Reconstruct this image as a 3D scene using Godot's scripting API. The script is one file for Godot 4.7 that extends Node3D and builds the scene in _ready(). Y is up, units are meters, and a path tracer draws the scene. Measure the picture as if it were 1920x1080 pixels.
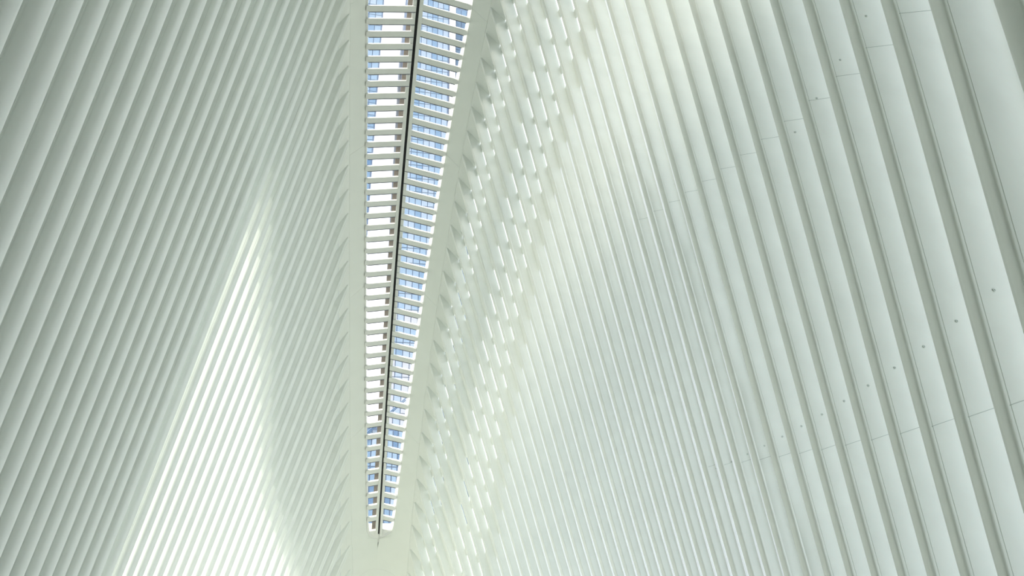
extends Node3D
# A white ribbed hall under a lens-shaped skylight, looking up along its long axis.
# Hall axis runs along -Z. Ribs stand every 1.2 m; k is the rib number (0 = first tip at the top of the view).

const S := 1.2            # rib spacing
const Z0 := 31.0517       # distance of rib 0 from the camera
const EYE := 1.7          # eye height; Y below is measured from the eye
const FLOOR := -1.7
const K_FIRST := -24
const K_LAST := 24
const K_END := 22.5       # where the skylight closes
const GABLE := 0.19

# inner surface of the ribbed walls: half width as a polynomial of height fraction and rib number
const WS := [[7.03548, -1.50476, -2.46744, -0.77933, -0.05103], [-3.32137, -0.68206, 2.76801, -0.11247, 1.37508], [-0.05687, -0.10998, -0.0567, -0.31305, -0.78043],
	[-0.00293, 0.14117, 0.35068, 0.79167, 0.13369], [0.13531, 0.26551, -0.51405, 0.15254, -0.69216], [-0.10442, -0.11292, -0.30093, 0.74888, -0.21688]]
const WA := [[-0.06259, 0.02109, 0.59069, -0.12723], [-0.12301, -0.21464, 0.27853, 0.02495], [-0.00981, -0.01984, -0.27616, 0.76871]]

var M := {}

func _ready() -> void:
	setup_camera()
	setup_light()
	make_materials()
	build_shell()
	for sg in [-1, 1]:
		build_wall(sg)
	build_ceiling()
	build_skylight()
	build_outside()

# ------------------------------------------------------------------ camera, sky, sun
func setup_camera() -> void:
	var cam := Camera3D.new()
	cam.name = "camera"
	cam.fov = 2.0 * rad_to_deg(atan(540.0 / 1400.0))
	cam.near = 0.05
	cam.far = 2000.0
	var r := Vector3(0.9778, -0.02962, 0.20743)
	var u := Vector3(-0.07188, 0.88245, 0.46488)
	var b := Vector3(-0.19682, -0.46947, 0.86073)
	cam.transform = Transform3D(Basis(r, u, b).orthonormalized(), Vector3(-2.2906, EYE, 0.0))
	add_child(cam)
	cam.current = true

func setup_light() -> void:
	var we := WorldEnvironment.new()
	we.name = "sky_environment"
	var env := Environment.new()
	env.background_mode = Environment.BG_SKY
	var sky := Sky.new()
	var pano := PanoramaSkyMaterial.new()
	pano.panorama = sky_texture()
	sky.sky_material = pano
	env.sky = sky
	env.background_energy_multiplier = 1.0
	env.ambient_light_source = Environment.AMBIENT_SOURCE_SKY
	env.tonemap_mode = Environment.TONE_MAPPER_LINEAR
	env.tonemap_exposure = 2.22
	env.sdfgi_enabled = true
	env.ssao_enabled = true
	env.ssil_enabled = true
	we.environment = env
	add_child(we)
	var sun := DirectionalLight3D.new()
	sun.name = "sun"
	sun.light_color = Color(1.0, 0.97, 0.92)
	sun.light_energy = 1.3
	sun.light_angular_distance = 5.0
	sun.shadow_enabled = true
	sun.sky_mode = DirectionalLight3D.SKY_MODE_LIGHT_ONLY
	var d := Vector3(0.55, -1.2, -0.42).normalized()
	sun.transform = Transform3D(Basis.looking_at(d, Vector3.UP), Vector3(0, 60, 0))
	add_child(sun)

func sky_texture() -> ImageTexture:
	var w := 512
	var h := 256
	var img := Image.create(w, h, false, Image.FORMAT_RGBF)
	var n := FastNoiseLite.new()
	n.seed = 7
	n.frequency = 1.6
	n.fractal_octaves = 5
	for y in h:
		var el := (0.5 - (y + 0.5) / h) * PI
		for x in w:
			var az := (x + 0.5) / w * TAU
			var dir := Vector3(cos(el) * sin(az), sin(el), cos(el) * cos(az))
			var c: Color
			if el < 0.0:
				c = Color(0.42, 0.43, 0.42)
			else:
				var p := dir / (dir.y + 0.35)
				var cl := clampf(n.get_noise_3d(p.x, p.z, 0.0) * 1.6 + 0.62, 0.0, 1.0)
				var blue := Color(0.50, 0.68, 0.95).lerp(Color(0.75, 0.86, 1.0), pow(1.0 - dir.y, 2.0))
				c = blue.lerp(Color(1.0, 1.0, 1.02), cl)
			img.set_pixel(x, y, c)
	return ImageTexture.create_from_image(img)

# ------------------------------------------------------------------ materials
func paint(c: Color, rough: float, amount: float, sd: int) -> StandardMaterial3D:
	var m := StandardMaterial3D.new()
	m.albedo_color = Color.WHITE
	m.roughness = rough
	m.metallic_specular = 0.35
	var n := FastNoiseLite.new()
	n.seed = sd
	n.frequency = 0.012
	n.fractal_octaves = 4
	var t := NoiseTexture2D.new()
	t.width = 256
	t.height = 256
	t.seamless = true
	t.noise = n
	var g := Gradient.new()
	g.set_color(0, c.darkened(amount))
	g.set_color(1, c)
	t.color_ramp = g
	m.albedo_texture = t
	m.uv1_triplanar = true
	m.uv1_world_triplanar = true
	m.uv1_scale = Vector3(0.23, 0.23, 0.23)
	return m

func flat(c: Color, rough: float, metal := 0.0) -> StandardMaterial3D:
	var m := StandardMaterial3D.new()
	m.albedo_color = c
	m.roughness = rough
	m.metallic = metal
	return m

func glass(c: Color, a: float) -> StandardMaterial3D:
	var m := StandardMaterial3D.new()
	m.albedo_color = Color(c.r, c.g, c.b, a)
	m.transparency = BaseMaterial3D.TRANSPARENCY_ALPHA
	m.roughness = 0.02
	m.metallic_specular = 0.3
	return m

func make_materials() -> void:
	M.rib = paint(Color(0.938, 0.956, 0.924), 0.45, 0.025, 3)
	M.soffit = paint(Color(0.936, 0.951, 0.917), 0.5, 0.02, 5)
	M.infill = paint(Color(0.936, 0.951, 0.917), 0.5, 0.02, 9)
	M.steel = paint(Color(0.93, 0.935, 0.91), 0.45, 0.02, 11)
	M.seam = flat(Color(0.70, 0.74, 0.70), 0.7)
	M.cap = flat(Color(0.80, 0.83, 0.80), 0.5)
	M.tan = flat(Color(0.36, 0.30, 0.23), 0.6)
	M.gasket = flat(Color(0.42, 0.44, 0.48), 0.7)
	M.black = flat(Color(0.015, 0.015, 0.02), 0.7)
	M.glass = glass(Color(0.92, 0.97, 0.95), 0.06)
	M.frit_top = glass(Color(0.93, 0.95, 0.93), 0.9)
	M.frit = [glass(Color(0.92, 0.95, 0.93), 0.8), glass(Color(0.92, 0.95, 0.93), 0.55), glass(Color(0.92, 0.95, 0.93), 0.3)]
	M.sky_glass = glass(Color(0.93, 0.97, 1.0), 0.05)
	M.floor = paint(Color(0.90, 0.90, 0.87), 0.3, 0.05, 13)
	M.frost = flat(Color(0.97, 0.98, 0.97), 0.6)
	M.frost.backlight_enabled = true
	M.frost.backlight = Color(1, 1, 1)

# ------------------------------------------------------------------ the hall's form
func tip_h(sg: int, k: float) -> float:
	var u := (maxf(k, -26.0) + 26.0) / 46.0
	if sg < 0:
		return 42.76822 - 25.46128 * u * u - 7.25736 * u * u * u + 2.02517 * u * u * u * u
	return 43.75586 - 30.92181 * u * u - 1.41945 * u * u * u + 0.4183 * u * u * u * u

func wall_x(sg: int, y: float, k: float) -> float:
	var kk := maxf(k, -20.6)
	var u := 2.0 * clampf(y / tip_h(sg, k), 0.0, 1.0) - 1.0
	var w := (kk - 2.0) / 24.0
	var s := 0.0
	for i in range(5, -1, -1):
		var q: Array = WS[i]
		s = s * u + (q[0] + w * (q[1] + w * (q[2] + w * (q[3] + w * q[4]))))
	var a := 0.0
	for i in range(2, -1, -1):
		var q: Array = WA[i]
		a = a * u + (q[0] + w * (q[1] + w * (q[2] + w * q[3])))
	return s + sg * a

func zk(k: float) -> float:
	return Z0 + k * S

func rib_depth(sg: int, y: float, k: float) -> float:
	var d := tip_h(sg, k) - y
	if d <= 0.0:
		return 0.0
	if sg > 0:
		# shallow towards the tips, deeper towards the floor and the nearer end of the hall
		var kq := maxf(k, -21.0)
		var e := exp(-(kq + 20.0) / 6.0)
		return clampf(d / 0.9, 0.0, 1.0) * (0.573 + 0.4 * smoothstep(-7.0, -17.0, k) - 0.00946 * d - 0.00539 * kq + 0.00008 * kq * d + 0.000174 * kq * kq + e * (0.868 - 0.0159 * d))
	var q := clampf(d / 1.5, 0.0, 1.0) * (0.505 - 0.0085 * minf(d, 14.0)) * (1.0 + 0.11 * clampf((8.0 - k) / 8.0, 0.0, 1.6))
	return lerpf(q, 0.76, smoothstep(10.5, 14.5, d))

func rib_width(sg: int, y: float, k: float) -> float:
	var d := maxf(0.0, tip_h(sg, k) - y)
	if sg < 0:
		return S * clampf(0.19 + 0.0045 * d, 0.19, 0.34)
	return S * clampf(0.12 + 0.006 * d, 0.12, 0.33)

func opening(sg: int, k: float) -> float:      # half width of the skylight
	var t := k / 20.0
	var w: float
	if sg < 0:
		w = 3.22789 - 1.67433 * t - 0.12764 * t * t - 0.42498 * t * t * t if t > 0.0 else 3.22789 - 1.67433 * t * 0.5
	else:
		w = 2.81184 - 1.9409 * t + 0.70977 * t * t - 0.21199 * t * t * t if t > 0.0 else 2.81184 - 1.9409 * t * 0.5
	var k0 := 21.7
	if k > k0:
		var q := (k - k0) / (K_END - k0)
		w *= sqrt(maxf(0.0, 1.0 - q * q))
	return w

func ridge_x(k: float) -> float:
	var t := clampf(k / 20.0, -0.4, 1.15)
	return -0.26822 - 0.0179 * t + 0.41794 * t * t if t > 0.0 else -0.26822

func edge_x(sg: int, k: float) -> float:       # signed x of the skylight's edge
	var rx := ridge_x(k)
	var k0 := 21.7
	if k <= k0:
		return sg * opening(sg, k)
	var q := clampf((k - k0) / (K_END - k0), 0.0, 1.0)
	return lerpf(rx, sg * opening(sg, k0) , sqrt(1.0 - q * q))

func edge_y(sg: int, k: float) -> float:
	var l := wall_x(sg, 1e6, k) - sg * edge_x(sg, k)
	var q := smoothstep(21.7, K_END + 0.6, k)
	return tip_h(sg, k) + 1.1 * l * (1.0 - 0.5 * q)

func P(x: float, y: float, z: float) -> Vector3:
	return Vector3(x, y + EYE, -z)

# ------------------------------------------------------------------ mesh helpers
# a closed solid swept through cross-sections (each the same number of points, in a ring); edges sharper than about 40 degrees stay sharp
func loft(sections: Array, caps := true) -> ArrayMesh:
	var n := sections.size()
	var m: int = sections[0].size()
	var c := Vector3.ZERO
	var cs: Array[Vector3] = []
	for s in sections:
		var a := Vector3.ZERO
		for p in s:
			a += p
		cs.append(a / m)
		c += a / m
	c /= n
	# face normals
	var fn: Array = []
	var vote := 0.0
	for i in n - 1:
		var row := PackedVector3Array()
		for j in m:
			var a: Vector3 = sections[i][j]
			var b: Vector3 = sections[i][(j + 1) % m]
			var d: Vector3 = sections[i + 1][j]
			var e: Vector3 = sections[i + 1][(j + 1) % m]
			var f := (e - a).cross(d - b)
			vote += f.dot((a + b + d + e) / 4.0 - (cs[i] + cs[i + 1]) / 2.0)
			row.append(f.normalized() if f.length() > 1e-12 else Vector3.ZERO)
		fn.append(row)
	var flip := vote < 0.0
	if flip:
		for i in n - 1:
			for j in m:
				fn[i][j] = -fn[i][j]
	var V := PackedVector3Array()
	var N := PackedVector3Array()
	var I := PackedInt32Array()
	for j in m:
		var base := V.size()
		for i in n:
			for side in 2:
				var own := Vector3.ZERO
				var oth := Vector3.ZERO
				var jo := (j + m - 1) % m if side == 0 else (j + 1) % m
				for q in [i - 1, i]:
					if q >= 0 and q < n - 1:
						own += fn[q][j]
						oth += fn[q][jo]
				own = own.normalized()
				oth = oth.normalized()
				V.append(sections[i][j] if side == 0 else sections[i][(j + 1) % m])
				N.append((own + oth).normalized() if own.dot(oth) > 0.76 else own)
		for i in n - 1:
			var a := base + i * 2
			# clockwise front faces
			if flip:
				I.append_array([a, a + 1, a + 3, a, a + 3, a + 2])
			else:
				I.append_array([a, a + 3, a + 1, a, a + 2, a + 3])
	if caps:
		for e in [0, n - 1]:
			var base := V.size()
			var a: Vector3 = sections[e][0]
			var area := Vector3.ZERO
			for j in range(1, m - 1):
				area += (sections[e][j] - a).cross(sections[e][j + 1] - a)
			var nn := area.normalized()
			var out: Vector3 = cs[e] - cs[1 if e == 0 else n - 2]
			var same := nn.dot(out) > 0.0
			for j in m:
				V.append(sections[e][j])
				N.append(nn if same else -nn)
			for j in range(1, m - 1):
				if same:
					I.append_array([base, base + j + 1, base + j])
				else:
					I.append_array([base, base + j, base + j + 1])
	var arr := []
	arr.resize(Mesh.ARRAY_MAX)
	arr[Mesh.ARRAY_VERTEX] = V
	arr[Mesh.ARRAY_NORMAL] = N
	arr[Mesh.ARRAY_INDEX] = I
	var mesh := ArrayMesh.new()
	mesh.add_surface_from_arrays(Mesh.PRIMITIVE_TRIANGLES, arr)
	return mesh

func join(meshes: Array) -> ArrayMesh:
	var st := SurfaceTool.new()
	for x in meshes:
		st.append_from(x, 0, Transform3D())
	return st.commit()

# a bar of rectangular section with small chamfers along a path; across = unit vectors, up = unit vectors
func bar_sections(path: Array, across: Array, up: Array, w: float, h: float, ch: float) -> Array:
	var out := []
	for i in path.size():
		var p: Vector3 = path[i]
		var a: Vector3 = across[i]
		var u: Vector3 = up[i]
		var hw := w / 2.0
		var hh := h / 2.0
		var s := []
		for q in [[-hw + ch, -hh], [hw - ch, -hh], [hw, -hh + ch], [hw, hh - ch], [hw - ch, hh], [-hw + ch, hh], [-hw, hh - ch], [-hw, -hh + ch]]:
			s.append(p + a * q[0] + u * q[1])
		out.append(s)
	return out

func box_mesh(lo: Vector3, hi: Vector3) -> ArrayMesh:
	var a := []
	for y in [lo.y, hi.y]:
		a.append([Vector3(lo.x, y, lo.z), Vector3(hi.x, y, lo.z), Vector3(hi.x, y, hi.z), Vector3(lo.x, y, hi.z)])
	return loft(a)

func part(called: String, mesh: Mesh, mat: Material, parent: Node) -> MeshInstance3D:
	var o := MeshInstance3D.new()
	o.name = called
	o.mesh = mesh
	o.material_override = null
	for i in mesh.get_surface_count():
		mesh.surface_set_material(i, mat)
	parent.add_child(o, true)
	return o

func root(called: String, label: String, category: String, kind := "", group := "") -> Node3D:
	var o := Node3D.new()
	o.name = called
	tag(o, label, category, kind, group)
	add_child(o, true)
	return o

func tag(o: Node, label: String, category: String, kind := "", group := "") -> void:
	o.set_meta("label", label)
	o.set_meta("category", category)
	if kind:
		o.set_meta("kind", kind)
	if group:
		o.set_meta("group", group)

# ------------------------------------------------------------------ floor, ends
func build_shell() -> void:
	var f := part("floor", box_mesh(Vector3(-16, -0.3, -64.5), Vector3(16, 0.0, 16.0)), M.floor, self)
	tag(f, "pale stone floor of the hall, below the view", "floor", "structure")

# ------------------------------------------------------------------ ribbed walls
func rib_mesh(sg: int, k: int) -> ArrayMesh:
	var H := tip_h(sg, k)
	var rows := 46
	var secs := []
	for i in rows + 1:
		var q := float(i) / rows
		q = 1.0 - pow(1.0 - q, 1.7)        # closer rows towards the tip
		var y := lerpf(FLOOR, H - 0.002, q)
		var t := rib_width(sg, y, k)
		var kn := k - t / S
		var xf := wall_x(sg, y, k)
		var xn := wall_x(sg, y, kn)
		var df := rib_depth(sg, y, k)
		var dn := rib_depth(sg, y, kn)
		var z := zk(k)
		var rf := minf(0.085 if sg > 0 else 0.05, minf(df * 0.8, t * 0.2))
		var rn := minf(0.16 if sg < 0 else 0.035, minf(dn * 0.4, t * (0.45 if sg < 0 else 0.2)))
		var bulge := minf(0.03 if sg < 0 else 0.02, minf(df * 0.4, t * 0.1))
		var s := []
		s.append(P(sg * (xf + df + 0.05), y, z))
		# far corner
		for a in 4:
			var an := a / 3.0 * PI / 2.0
			s.append(P(sg * (xf + rf - rf * sin(an)), y, z - rf + rf * cos(an)))
		for a in [0.2, 0.4, 0.6, 0.8]:
			var za := lerpf(z - rf, z - t + rn, a)
			var xa: float = lerpf(xf, xn, a) - bulge * 4.0 * a * (1.0 - a)
			s.append(P(sg * xa, y, za))
		for a in 4:
			var an := a / 3.0 * PI / 2.0
			s.append(P(sg * (xn + rn - rn * cos(an)), y, z - t + rn - rn * sin(an)))
		var gv := 0.006 * smoothstep(0.3, 0.6, dn)
		for o in [[rn + 0.025, 0.0], [rn + 0.03, gv], [rn + 0.05, gv], [rn + 0.055, 0.0]]:
			s.append(P(sg * (xn + minf(o[0], dn * 0.6)), y, z - t + o[1]))
		s.append(P(sg * (wall_x(sg, y, kn) + dn + 0.05), y, z - t))
		secs.append(s)
	return loft(secs)

func steps(a: float, b: float, n: int) -> Array:
	var o := []
	for i in n + 1:
		o.append(lerpf(a, b, float(i) / n))
	return o

func web(sg: int, y: float, k: float) -> float:
	return wall_x(sg, y, k) + rib_depth(sg, y, k)

func sheet(sg: int, drops: Array, ka: Callable, kb: Callable, th: float) -> ArrayMesh:
	var secs := []
	for d in drops:
		var s := []
		var nn := 3
		for back in 2:
			for i in nn + 1:
				var f := float(i) / nn if back == 0 else 1.0 - float(i) / nn
				var k := 0.0
				var y := 0.0
				# y and the rib's width depend on each other only weakly: settle in two steps
				k = lerpf(ka.call(0.0), kb.call(0.0), f)
				y = maxf(FLOOR, tip_h(sg, k) - d)
				k = lerpf(ka.call(y), kb.call(y), f)
				y = maxf(FLOOR, tip_h(sg, k) - d)
				s.append(P(sg * (web(sg, y, k) + th * back), y, zk(k)))
		secs.append(s)
	return loft(secs)

const SLOTS := [[1.0, 1.2], [1.7, 2.75], [3.3, 3.75], [6.7, 8.1], [8.5, 10.0], [10.4, 11.3]]
const SLOT_W := 0.15
const OPEN_AT := 13.0

func build_wall(sg: int) -> void:
	var side := "left" if sg < 0 else "right"
	var w := root("wall_" + side, ("left wall of closely spaced white steel ribs, sunlit in its lower middle" if sg < 0 else "right wall of broad pale green white steel ribs with bright slits at their tips"), "wall", "structure")
	for k in range(K_FIRST, K_LAST + 1):
		var r := part("rib", rib_mesh(sg, k), M.rib, w)
		if sg > 0:
			rib_details(sg, k, r)
		# between this rib and the one nearer the camera
		if k == K_FIRST:
			continue
		var near := func(_y: float) -> float: return k - 1.0 - 0.02
		var far := func(y: float) -> float: return k - rib_width(sg, y, k) / S + 0.02
		var mid2 := func(y: float) -> float: return k - (rib_width(sg, y, k) + 0.30) / S
		var mid := func(y: float) -> float: return k - (rib_width(sg, y, k) + SLOT_W) / S
		var deep := tip_h(sg, k - 1) - FLOOR
		var from := OPEN_AT if sg > 0 else minf(11.0, tip_h(sg, k) * 0.48)
		var open_at := minf(from, deep)
		var lap := func(_y: float) -> float: return k + 0.05
		part("head_panel", sheet(sg, steps(-0.12, 0.5, 4), near, lap, 0.05), M.infill, w)
		if sg < 0:
			part("infill_panel", sheet(sg, steps(-0.12, 1.0, 5), near, far, 0.06), M.infill, w)
			part("fritted_pane", sheet(sg, steps(1.0, open_at, 14), near, far, 0.03), M.frit_top, w)
		else:
			# a solid strip with slots beside each rib; glass between
			var ms := [sheet(sg, steps(-0.12, 1.4, 6), near, mid, 0.06), sheet(sg, steps(1.3, open_at, 14), mid2, mid, 0.06)]
			var at := 0.0
			for sl in SLOTS + [[OPEN_AT, OPEN_AT]]:
				var lo: float = minf(open_at, sl[0])
				if lo - at > 0.02:
					ms.append(sheet(sg, steps(at, lo, 3), mid, far, 0.06))
				at = sl[1]
				if at >= open_at - 0.02:
					break
			part("infill_panel", join(ms), M.infill, w)
			if open_at > 1.6:
				part("glass_pane", sheet(sg, steps(1.35, open_at, 12), near, mid2, 0.03), M.glass, w)
			if deep > open_at + 0.3:
				part("frosted_strip", sheet(sg, steps(open_at, deep, 16), mid, far, 0.03), M.frost, w)
				part("glass_pane", sheet(sg, steps(open_at, deep, 16), near, mid, 0.03), M.glass, w)
		# glazing below; on the sunny side its upper panes are printed ever more lightly
		var fs := minf(1.6, tip_h(sg, k) * 0.05)
		var bands := [[from, M.glass]]
		if sg < 0:
			bands = [[from, M.frit[0]], [from + fs, M.frit[1]], [from + 2.0 * fs, M.frit[2]], [from + 3.0 * fs, M.glass if k > -3 else M.frit_top]]
		for i in (bands.size() if sg < 0 else 0):
			var top: float = bands[i][0]
			var bot: float = minf(deep, bands[i + 1][0] if i + 1 < bands.size() else deep)
			if bot - top > 0.1:
				part("glass_pane", sheet(sg, steps(top, bot, 4 if i + 1 < bands.size() else 12), near, far, 0.03), bands[i][1], w)
	part("infill_panel", sheet(sg, steps(0.0, 9.0, 10), func(_y: float) -> float: return K_LAST - 0.02, func(_y: float) -> float: return K_LAST + 0.6, 0.3), M.infill, w)
	# plain wall behind the camera
	var kk := K_FIRST - 0.5
	var z1 := zk(K_FIRST - 0.6)
	var secs := []
	for i in 15:
		var y := lerpf(FLOOR, tip_h(sg, kk) - 0.1, i / 14.0)
		var x := wall_x(sg, y, kk)
		secs.append([P(sg * x, y, z1), P(sg * (x + 1.2), y, z1), P(sg * (x + 1.2), y, -6.0), P(sg * x, y, -6.0)])
	part("plain_panel", loft(secs), M.infill, w)

func rib_details(sg: int, k: int, r: Node) -> void:
	if k > -7:
		return
	# seams across the face turned to the camera, and small round covers
	for q in [[10.28, 0.42, -19.6], [3.0, 0.25, -19.3]]:
		var y: float = q[0] + q[1] * (k - q[2])
		var t := rib_width(sg, y, k)
		var kn := k - t / S
		var x := wall_x(sg, y, kn)
		var z := zk(kn)
		var ms := [Vector3(sg * (x + 0.07), 0, 0), Vector3(sg * (x + 1.1), 0, 0)]
		var secs := []
		for i in 2:
			var c := P(ms[i].x, y + (0.0 if i == 0 else 0.32), z)
			secs.append([c + Vector3(0, -0.004, 0.003), c + Vector3(0, 0.004, 0.003), c + Vector3(0, 0.004, -0.01), c + Vector3(0, -0.004, -0.01)])
		part("seam", loft(secs), M.seam, r)
	for q in [[4.78, 0.1, -19.5, 0.34], [11.9, 0.0, -17.0, 0.3]]:
		if q[0] > 6.0 and (k > -15 or k < -18):
			continue
		var y: float = q[0] + q[1] * (k - q[2])
		var kn := k - rib_width(sg, y, k) / S
		var x: float = wall_x(sg, y, kn) + q[3]
		var c := P(sg * x, y, zk(kn))
		var secs := []
		for e in [[0.026, -0.01], [0.026, 0.010], [0.020, 0.013], [0.016, 0.013], [0.011, 0.004]]:
			var s := []
			for a in 14:
				s.append(c + Vector3(cos(a * TAU / 14) * e[0], sin(a * TAU / 14) * e[0], e[1]))
			secs.append(s)
		part("bolt_cover", loft(secs), M.cap, r)

# ------------------------------------------------------------------ ceiling bands between the rib tips and the skylight
func soffit_pt(sg: int, k: float, a: float) -> Vector3:
	var H := tip_h(sg, k)
	var tx := wall_x(sg, 1e6, k)
	var ex := sg * edge_x(sg, k)
	var q := smoothstep(21.7, K_END + 0.6, k)
	var l := tx - ex
	var rise := lerpf(edge_y(sg, k), 0.5 * (edge_y(-1, k) + edge_y(1, k)), q) - H
	return P(sg * lerpf(tx, ex, a), H - 0.02 + rise * (a - 0.5 * a * a * q) / (1.0 - 0.5 * q), zk(k))

func build_ceiling() -> void:
	var c := root("ceiling", "smooth pale band of the roof arch around the long skylight", "ceiling", "structure")
	var step := 6
	for sg in [-1, 1]:
		var k := float(K_FIRST) - 0.5
		while k < K_LAST + 0.4:
			var k2 := minf(k + step, K_LAST + 0.5)
			var secs := []
			var n := 24
			for i in n + 1:
				var q := lerpf(k + 0.004, k2 - 0.004, float(i) / n)
				var na := 6
				var e := soffit_pt(sg, q, 1.0)
				var b := soffit_pt(sg, q, 0.0)
				var s := [b + Vector3(sg * 0.3, 1.2, 0), b + Vector3(sg * 0.3, 0.1, 0)]
				for j in na + 1:
					s.append(soffit_pt(sg, q, float(j) / na))
				s.append(e + Vector3(0.0, 0.42, 0))
				secs.append(s)
			part("arch_panel", loft(secs), M.soffit, c)
			k = k2
	# closed roof behind the camera, and the two ends
	part("roof_panel", box_mesh(Vector3(-8, 44.0 + EYE, -zk(K_FIRST - 0.5)), Vector3(8, 44.5 + EYE, 6.5)), M.soffit, c)
	var e := part("wall_end", box_mesh(Vector3(-13, 0, -60.9), Vector3(13, 13.0, -60.05)), M.soffit, self)
	tag(e, "smooth white end wall closing the far end of the hall", "wall", "structure")
	var b := part("wall_back", box_mesh(Vector3(-9, 0, 6.0), Vector3(9, 46.0, 6.5)), M.soffit, self)
	tag(b, "white back wall of the hall behind the viewpoint", "wall", "structure")

# ------------------------------------------------------------------ skylight
func roof_pt(sg: int, k: float, a: float) -> Vector3:   # a = 0 at the ridge, 1 at the edge
	var rx := ridge_x(k)
	var ex := edge_x(sg, k)
	var ey := edge_y(sg, k)
	var g := GABLE * absf(ex - rx)
	return P(lerpf(rx, ex, a), ey + g * (1.0 - a), zk(k))

func soffit_like(sg: int, k: float, a: float) -> Vector3:   # the closing plate lies just above the bars' level and follows the rounded end
	var p := roof_pt(sg, k, a)
	p.x += sg * 0.14 * a
	p.y += 0.1
	return p

func ridge_y(k: float) -> float:
	return maxf(roof_pt(-1, k, 0.0).y, roof_pt(1, k, 0.0).y)

func tangent(k: float) -> Vector3:
	return (roof_pt(-1, k + 0.05, 0.3) + roof_pt(1, k + 0.05, 0.3) - roof_pt(-1, k - 0.05, 0.3) - roof_pt(1, k - 0.05, 0.3)).normalized()

func build_skylight() -> void:
	for sg in [-1, 1]:
		var leaf := root("skylight_leaf", ("left half of the tapering skylight, white crossbars with brownish beam beside black gap" if sg < 0 else "right half of the tapering skylight, white crossbars sloping down to scalloped bright edge"), "skylight")
		var kf := K_FIRST + 0.0
		# rail along the ridge
		var path := []
		var ac := []
		var up := []
		var path2 := []
		var n := 120
		for i in n + 1:
			var k := lerpf(kf, K_END - 0.02, float(i) / n)
			var tk := clampf((k + 6.0) / 28.0, 0.0, 1.0)
			var half_gap := lerpf(0.085, 0.055, tk)
			var t := tangent(minf(k, 21.5))
			var p := roof_pt(sg, minf(k, 21.6), 0.0)
			p.y = ridge_y(minf(k, 21.6))
			if k > 21.6:
				p += t * (k - 21.6) * S * 1.2
			var u := Vector3(1, 0, 0).cross(t)
			if u.y < 0:
				u = -u
			var rw := lerpf(0.24, 0.19, tk)
			path.append(p + Vector3(sg * (half_gap + rw / 2), 0, 0) - u * 0.05)
			ac.append(Vector3(sg * rw / 0.2, 0, 0))
			up.append(u)
			path2.append(p + Vector3(sg * (half_gap + rw + 0.13), 0, 0) + u * 0.32)
		part("ridge_rail", loft(bar_sections(path, ac, up, 0.2, 0.26, 0.02)), M.steel, leaf)
		if sg < 0:
			var wide := []
			for x in ac:
				wide.append(Vector3(1, 0, 0))
			part("hinge_beam", loft(bar_sections(path2, wide, up, 0.28, 0.16, 0.02)), M.tan, leaf)
		# crossbars and panes
		var nb := int((21.5 - kf) * 2.0)
		for i in nb + 1:
			var k := kf + i * 0.5
			var t := tangent(k)
			var pts := []
			var acs := []
			var ups := []
			var len := absf(edge_x(sg, k) - ridge_x(k))
			for a in [0.04, 0.35, 0.7, 1.0 - 0.2 / len, 1.0 - 0.04 / len]:
				var p := roof_pt(sg, k, a)
				var along := (roof_pt(sg, k, 1.0) - roof_pt(sg, k, 0.0)).normalized()
				var u := along.cross(t).normalized()
				if u.y < 0:
					u = -u
				pts.append(p)
				acs.append(t * (1.0 if a < 0.99 - 0.04 / len else 0.7))
				ups.append(u)
			var bar := part("crossbar", loft(bar_sections(pts, acs, ups, 0.34, 0.2, 0.015)), M.steel, leaf)
			var gp := []
			for j in 4:
				gp.append(pts[j] + t * 0.187 - ups[j] * 0.045)
			part("gasket", loft(bar_sections(gp, acs.slice(0, 4), ups.slice(0, 4), 0.034, 0.13, 0.004)), M.gasket, bar)
			var kb := k + 0.5 if k < 21.4 else k + 0.58
			var s1 := []
			for kq in [k, kb]:
				var p0 := roof_pt(sg, kq, 0.03) + Vector3(0, 0.09, 0)
				var p1 := roof_pt(sg, kq, 0.97) + Vector3(0, 0.09, 0)
				s1.append([p0, p1, p1 + Vector3(0, 0.02, 0), p0 + Vector3(0, 0.02, 0)])
			part("glass_pane", loft(s1), M.sky_glass, leaf)
		# solid plate closing the rounded end
		var es := []
		for i in 9:
			var kq := lerpf(22.06, K_END + 0.12, i / 8.0)
			var row := []
			for a in [0.0, 0.25, 0.5, 0.75, 1.0]:
				row.append(soffit_like(sg, kq, a))
			for a in [1.0, 0.75, 0.5, 0.25, 0.0]:
				row.append(soffit_like(sg, kq, a) + Vector3(0, 0.12, 0))
			es.append(row)
		part("end_plate", loft(es), M.steel, leaf)
		# edge frame
		var ep := []
		var ea := []
		var eu := []
		for i in n + 1:
			var k := lerpf(kf, K_END - 0.02, float(i) / n)
			var p := roof_pt(sg, k, 1.0)
			ep.append(p + Vector3(-sg * 0.06, 0.14, 0))
			ea.append(Vector3(1, 0, 0))
			eu.append(Vector3(0, 1, 0))
		part("edge_strip", loft(bar_sections(ep, ea, eu, 0.26 if sg > 0 else 0.16, 0.14, 0.02)), M.frost if sg > 0 else M.steel, leaf)
	# dark seal between the two leaves
	var sp := []
	var sa := []
	var su := []
	for i in 81:
		var k := lerpf(K_FIRST, K_END - 0.12, i / 80.0)
		var t := tangent(minf(k, 21.5))
		var u := Vector3(1, 0, 0).cross(t)
		if u.y < 0:
			u = -u
		var p := roof_pt(-1, minf(k, 21.6), 0.0)
		p.y = ridge_y(minf(k, 21.6))
		if k > 21.6:
			p += t * (k - 21.6) * S * 1.2
		sp.append(p - u * 0.085)
		sa.append(Vector3(1, 0, 0))
		su.append(u)
	var seal := part("gap_seal", loft(bar_sections(sp, sa, su, 0.18, 0.16, 0.01)), M.black, get_node("skylight_leaf"))
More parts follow.
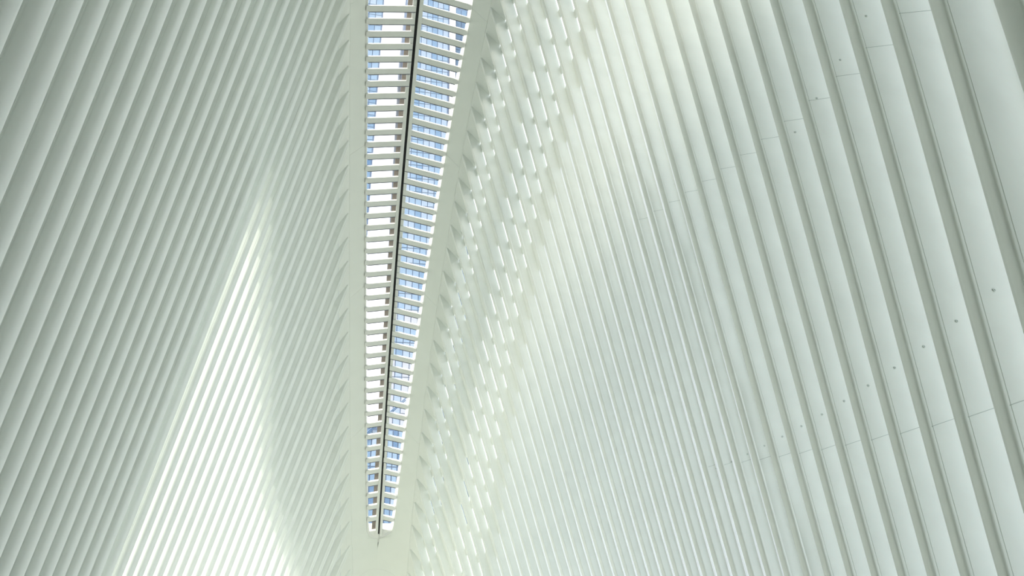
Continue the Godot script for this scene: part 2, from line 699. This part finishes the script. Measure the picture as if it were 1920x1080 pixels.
	seal.set_meta("label", "long black seal in the gap between both halves")

# ------------------------------------------------------------------ buildings outside, seen through the skylight
func facade(o: Node3D, x0: float, cols: int, pw: float, y0: float, rows: int, ph: float, z: float, depth: float, tones: Array, sd: int, streak: Callable) -> void:
	var x1 := x0 + cols * pw
	var y1 := y0 + rows * ph
	part("body", box_mesh(Vector3(x0 - 0.3, 0, z - depth), Vector3(x1 + 0.3, y1 + 0.8, z)), M.mullion, o)
	var meshes := []
	for t in tones:
		var a := []
		for e in [[0.08, 0.0], [0.08, 0.10], [0.11, 0.13]]:
			a.append([Vector3(e[0], e[0], e[1]), Vector3(pw - e[0], e[0], e[1]), Vector3(pw - e[0], ph - e[0] * 0.8, e[1]), Vector3(e[0], ph - e[0] * 0.8, e[1])])
		var m := loft(a)
		m.surface_set_material(0, t)
		meshes.append(m)
	var rng := RandomNumberGenerator.new()
	rng.seed = sd
	for r in rows:
		for c in cols:
			var v: float = streak.call(c, y0 + (r + 0.5) * ph) + rng.randf_range(-0.5, 0.5)
			var p := MeshInstance3D.new()
			p.name = "window_pane"
			p.mesh = meshes[clampi(roundi(v), 0, tones.size() - 1)]
			p.position = Vector3(x0 + c * pw, y0 + r * ph, z)
			o.add_child(p, true)

func build_outside() -> void:
	M.mullion = flat(Color(0.30, 0.38, 0.50), 0.5)
	var tones := []
	for c in [Color(0.27, 0.40, 0.54), Color(0.39, 0.50, 0.61), Color(0.48, 0.57, 0.66), Color(0.55, 0.61, 0.68), Color(0.64, 0.65, 0.68)]:
		tones.append(flat(c, 0.25))
	var a := root("glass_tower", "pale blue glass tower with narrow vertical panes behind the right half of the skylight", "tower")
	facade(a, 4.4, 8, 1.48, 28.0, 37, 4.0, -150.0, 30.0, tones, 1, func(c: int, y: float) -> float: return 2.2 + (1.6 if y < 66.0 or (y > 70.0 and y < 78.0) else 0.0) + 0.8 * sin(c * 1.9 + y * 0.05))
	var pier := box_mesh(Vector3(16.7, 0, -150.5), Vector3(18.2, 178, -149.4))
	part("corner_pier", pier, flat(Color(0.86, 0.87, 0.88), 0.6), a)
	var b := root("glass_tower", "deeper blue glass tower seen along the left edge of the skylight", "tower")
	facade(b, -13.0, 6, 1.8, 60.0, 29, 4.0, -152.0, 30.0, tones, 2, func(c: int, y: float) -> float: return (2.0 if y > 118.0 else 0.5) + 0.6 * sin(y * 0.09 + c))
	var d := root("glass_tower", "blue glass tower at the upper right edge of the skylight beside a white pier", "tower")
	facade(d, 18.7, 2, 1.6, 28.0, 37, 4.0, -153.0, 30.0, tones, 3, func(c: int, y: float) -> float: return (0.8 if y > 100.0 else 3.6) + 0.5 * sin(y * 0.12 + c))
	var e := root("office_block", "low blue glass block with fine vertical panes behind the skylight's narrow lower end", "building")
	facade(e, -3.2, 17, 0.85, 12.0, 9, 3.0, -120.0, 25.0, tones, 4, func(c: int, y: float) -> float: return 1.5 + 1.1 * sin(c * 2.3 + y * 0.4))
	var s := []
	for q in [0.0, 0.35]:
		var p0 := Vector3(-2.6, 33.5 + EYE + q, -119.6)
		var p1 := Vector3(6.2, 42.5 + EYE + q, -119.6)
		var w := Vector3(1, -1, 0).normalized() * 0.09
		s.append(loft([[p0 - w, p0 + Vector3(0, 0, 0.12), p0 + w, p0 - Vector3(0, 0, 0.12)], [p1 - w, p1 + Vector3(0, 0, 0.12), p1 + w, p1 - Vector3(0, 0, 0.12)]]))
	part("roof_brace", s[0], tones[0], e)
	part("roof_brace", s[1], tones[0], e)
	# stone block adjoining the hall on the left, out of view: it shades the nearer ribs and ends where the sunlit ribs begin
	var t := root("stone_block", "pale stone block adjoining the left wall outside, hidden from view", "building")
	var secs := []
	for q in [[0.0, -27.5], [48.0, -22.4]]:
		secs.append([Vector3(-15, q[0], q[1]), Vector3(-12.2, q[0], q[1]), Vector3(-12.2, q[0], 14), Vector3(-15, q[0], 14)])
	part("body", loft(secs), flat(Color(0.80, 0.83, 0.81), 0.8), t)
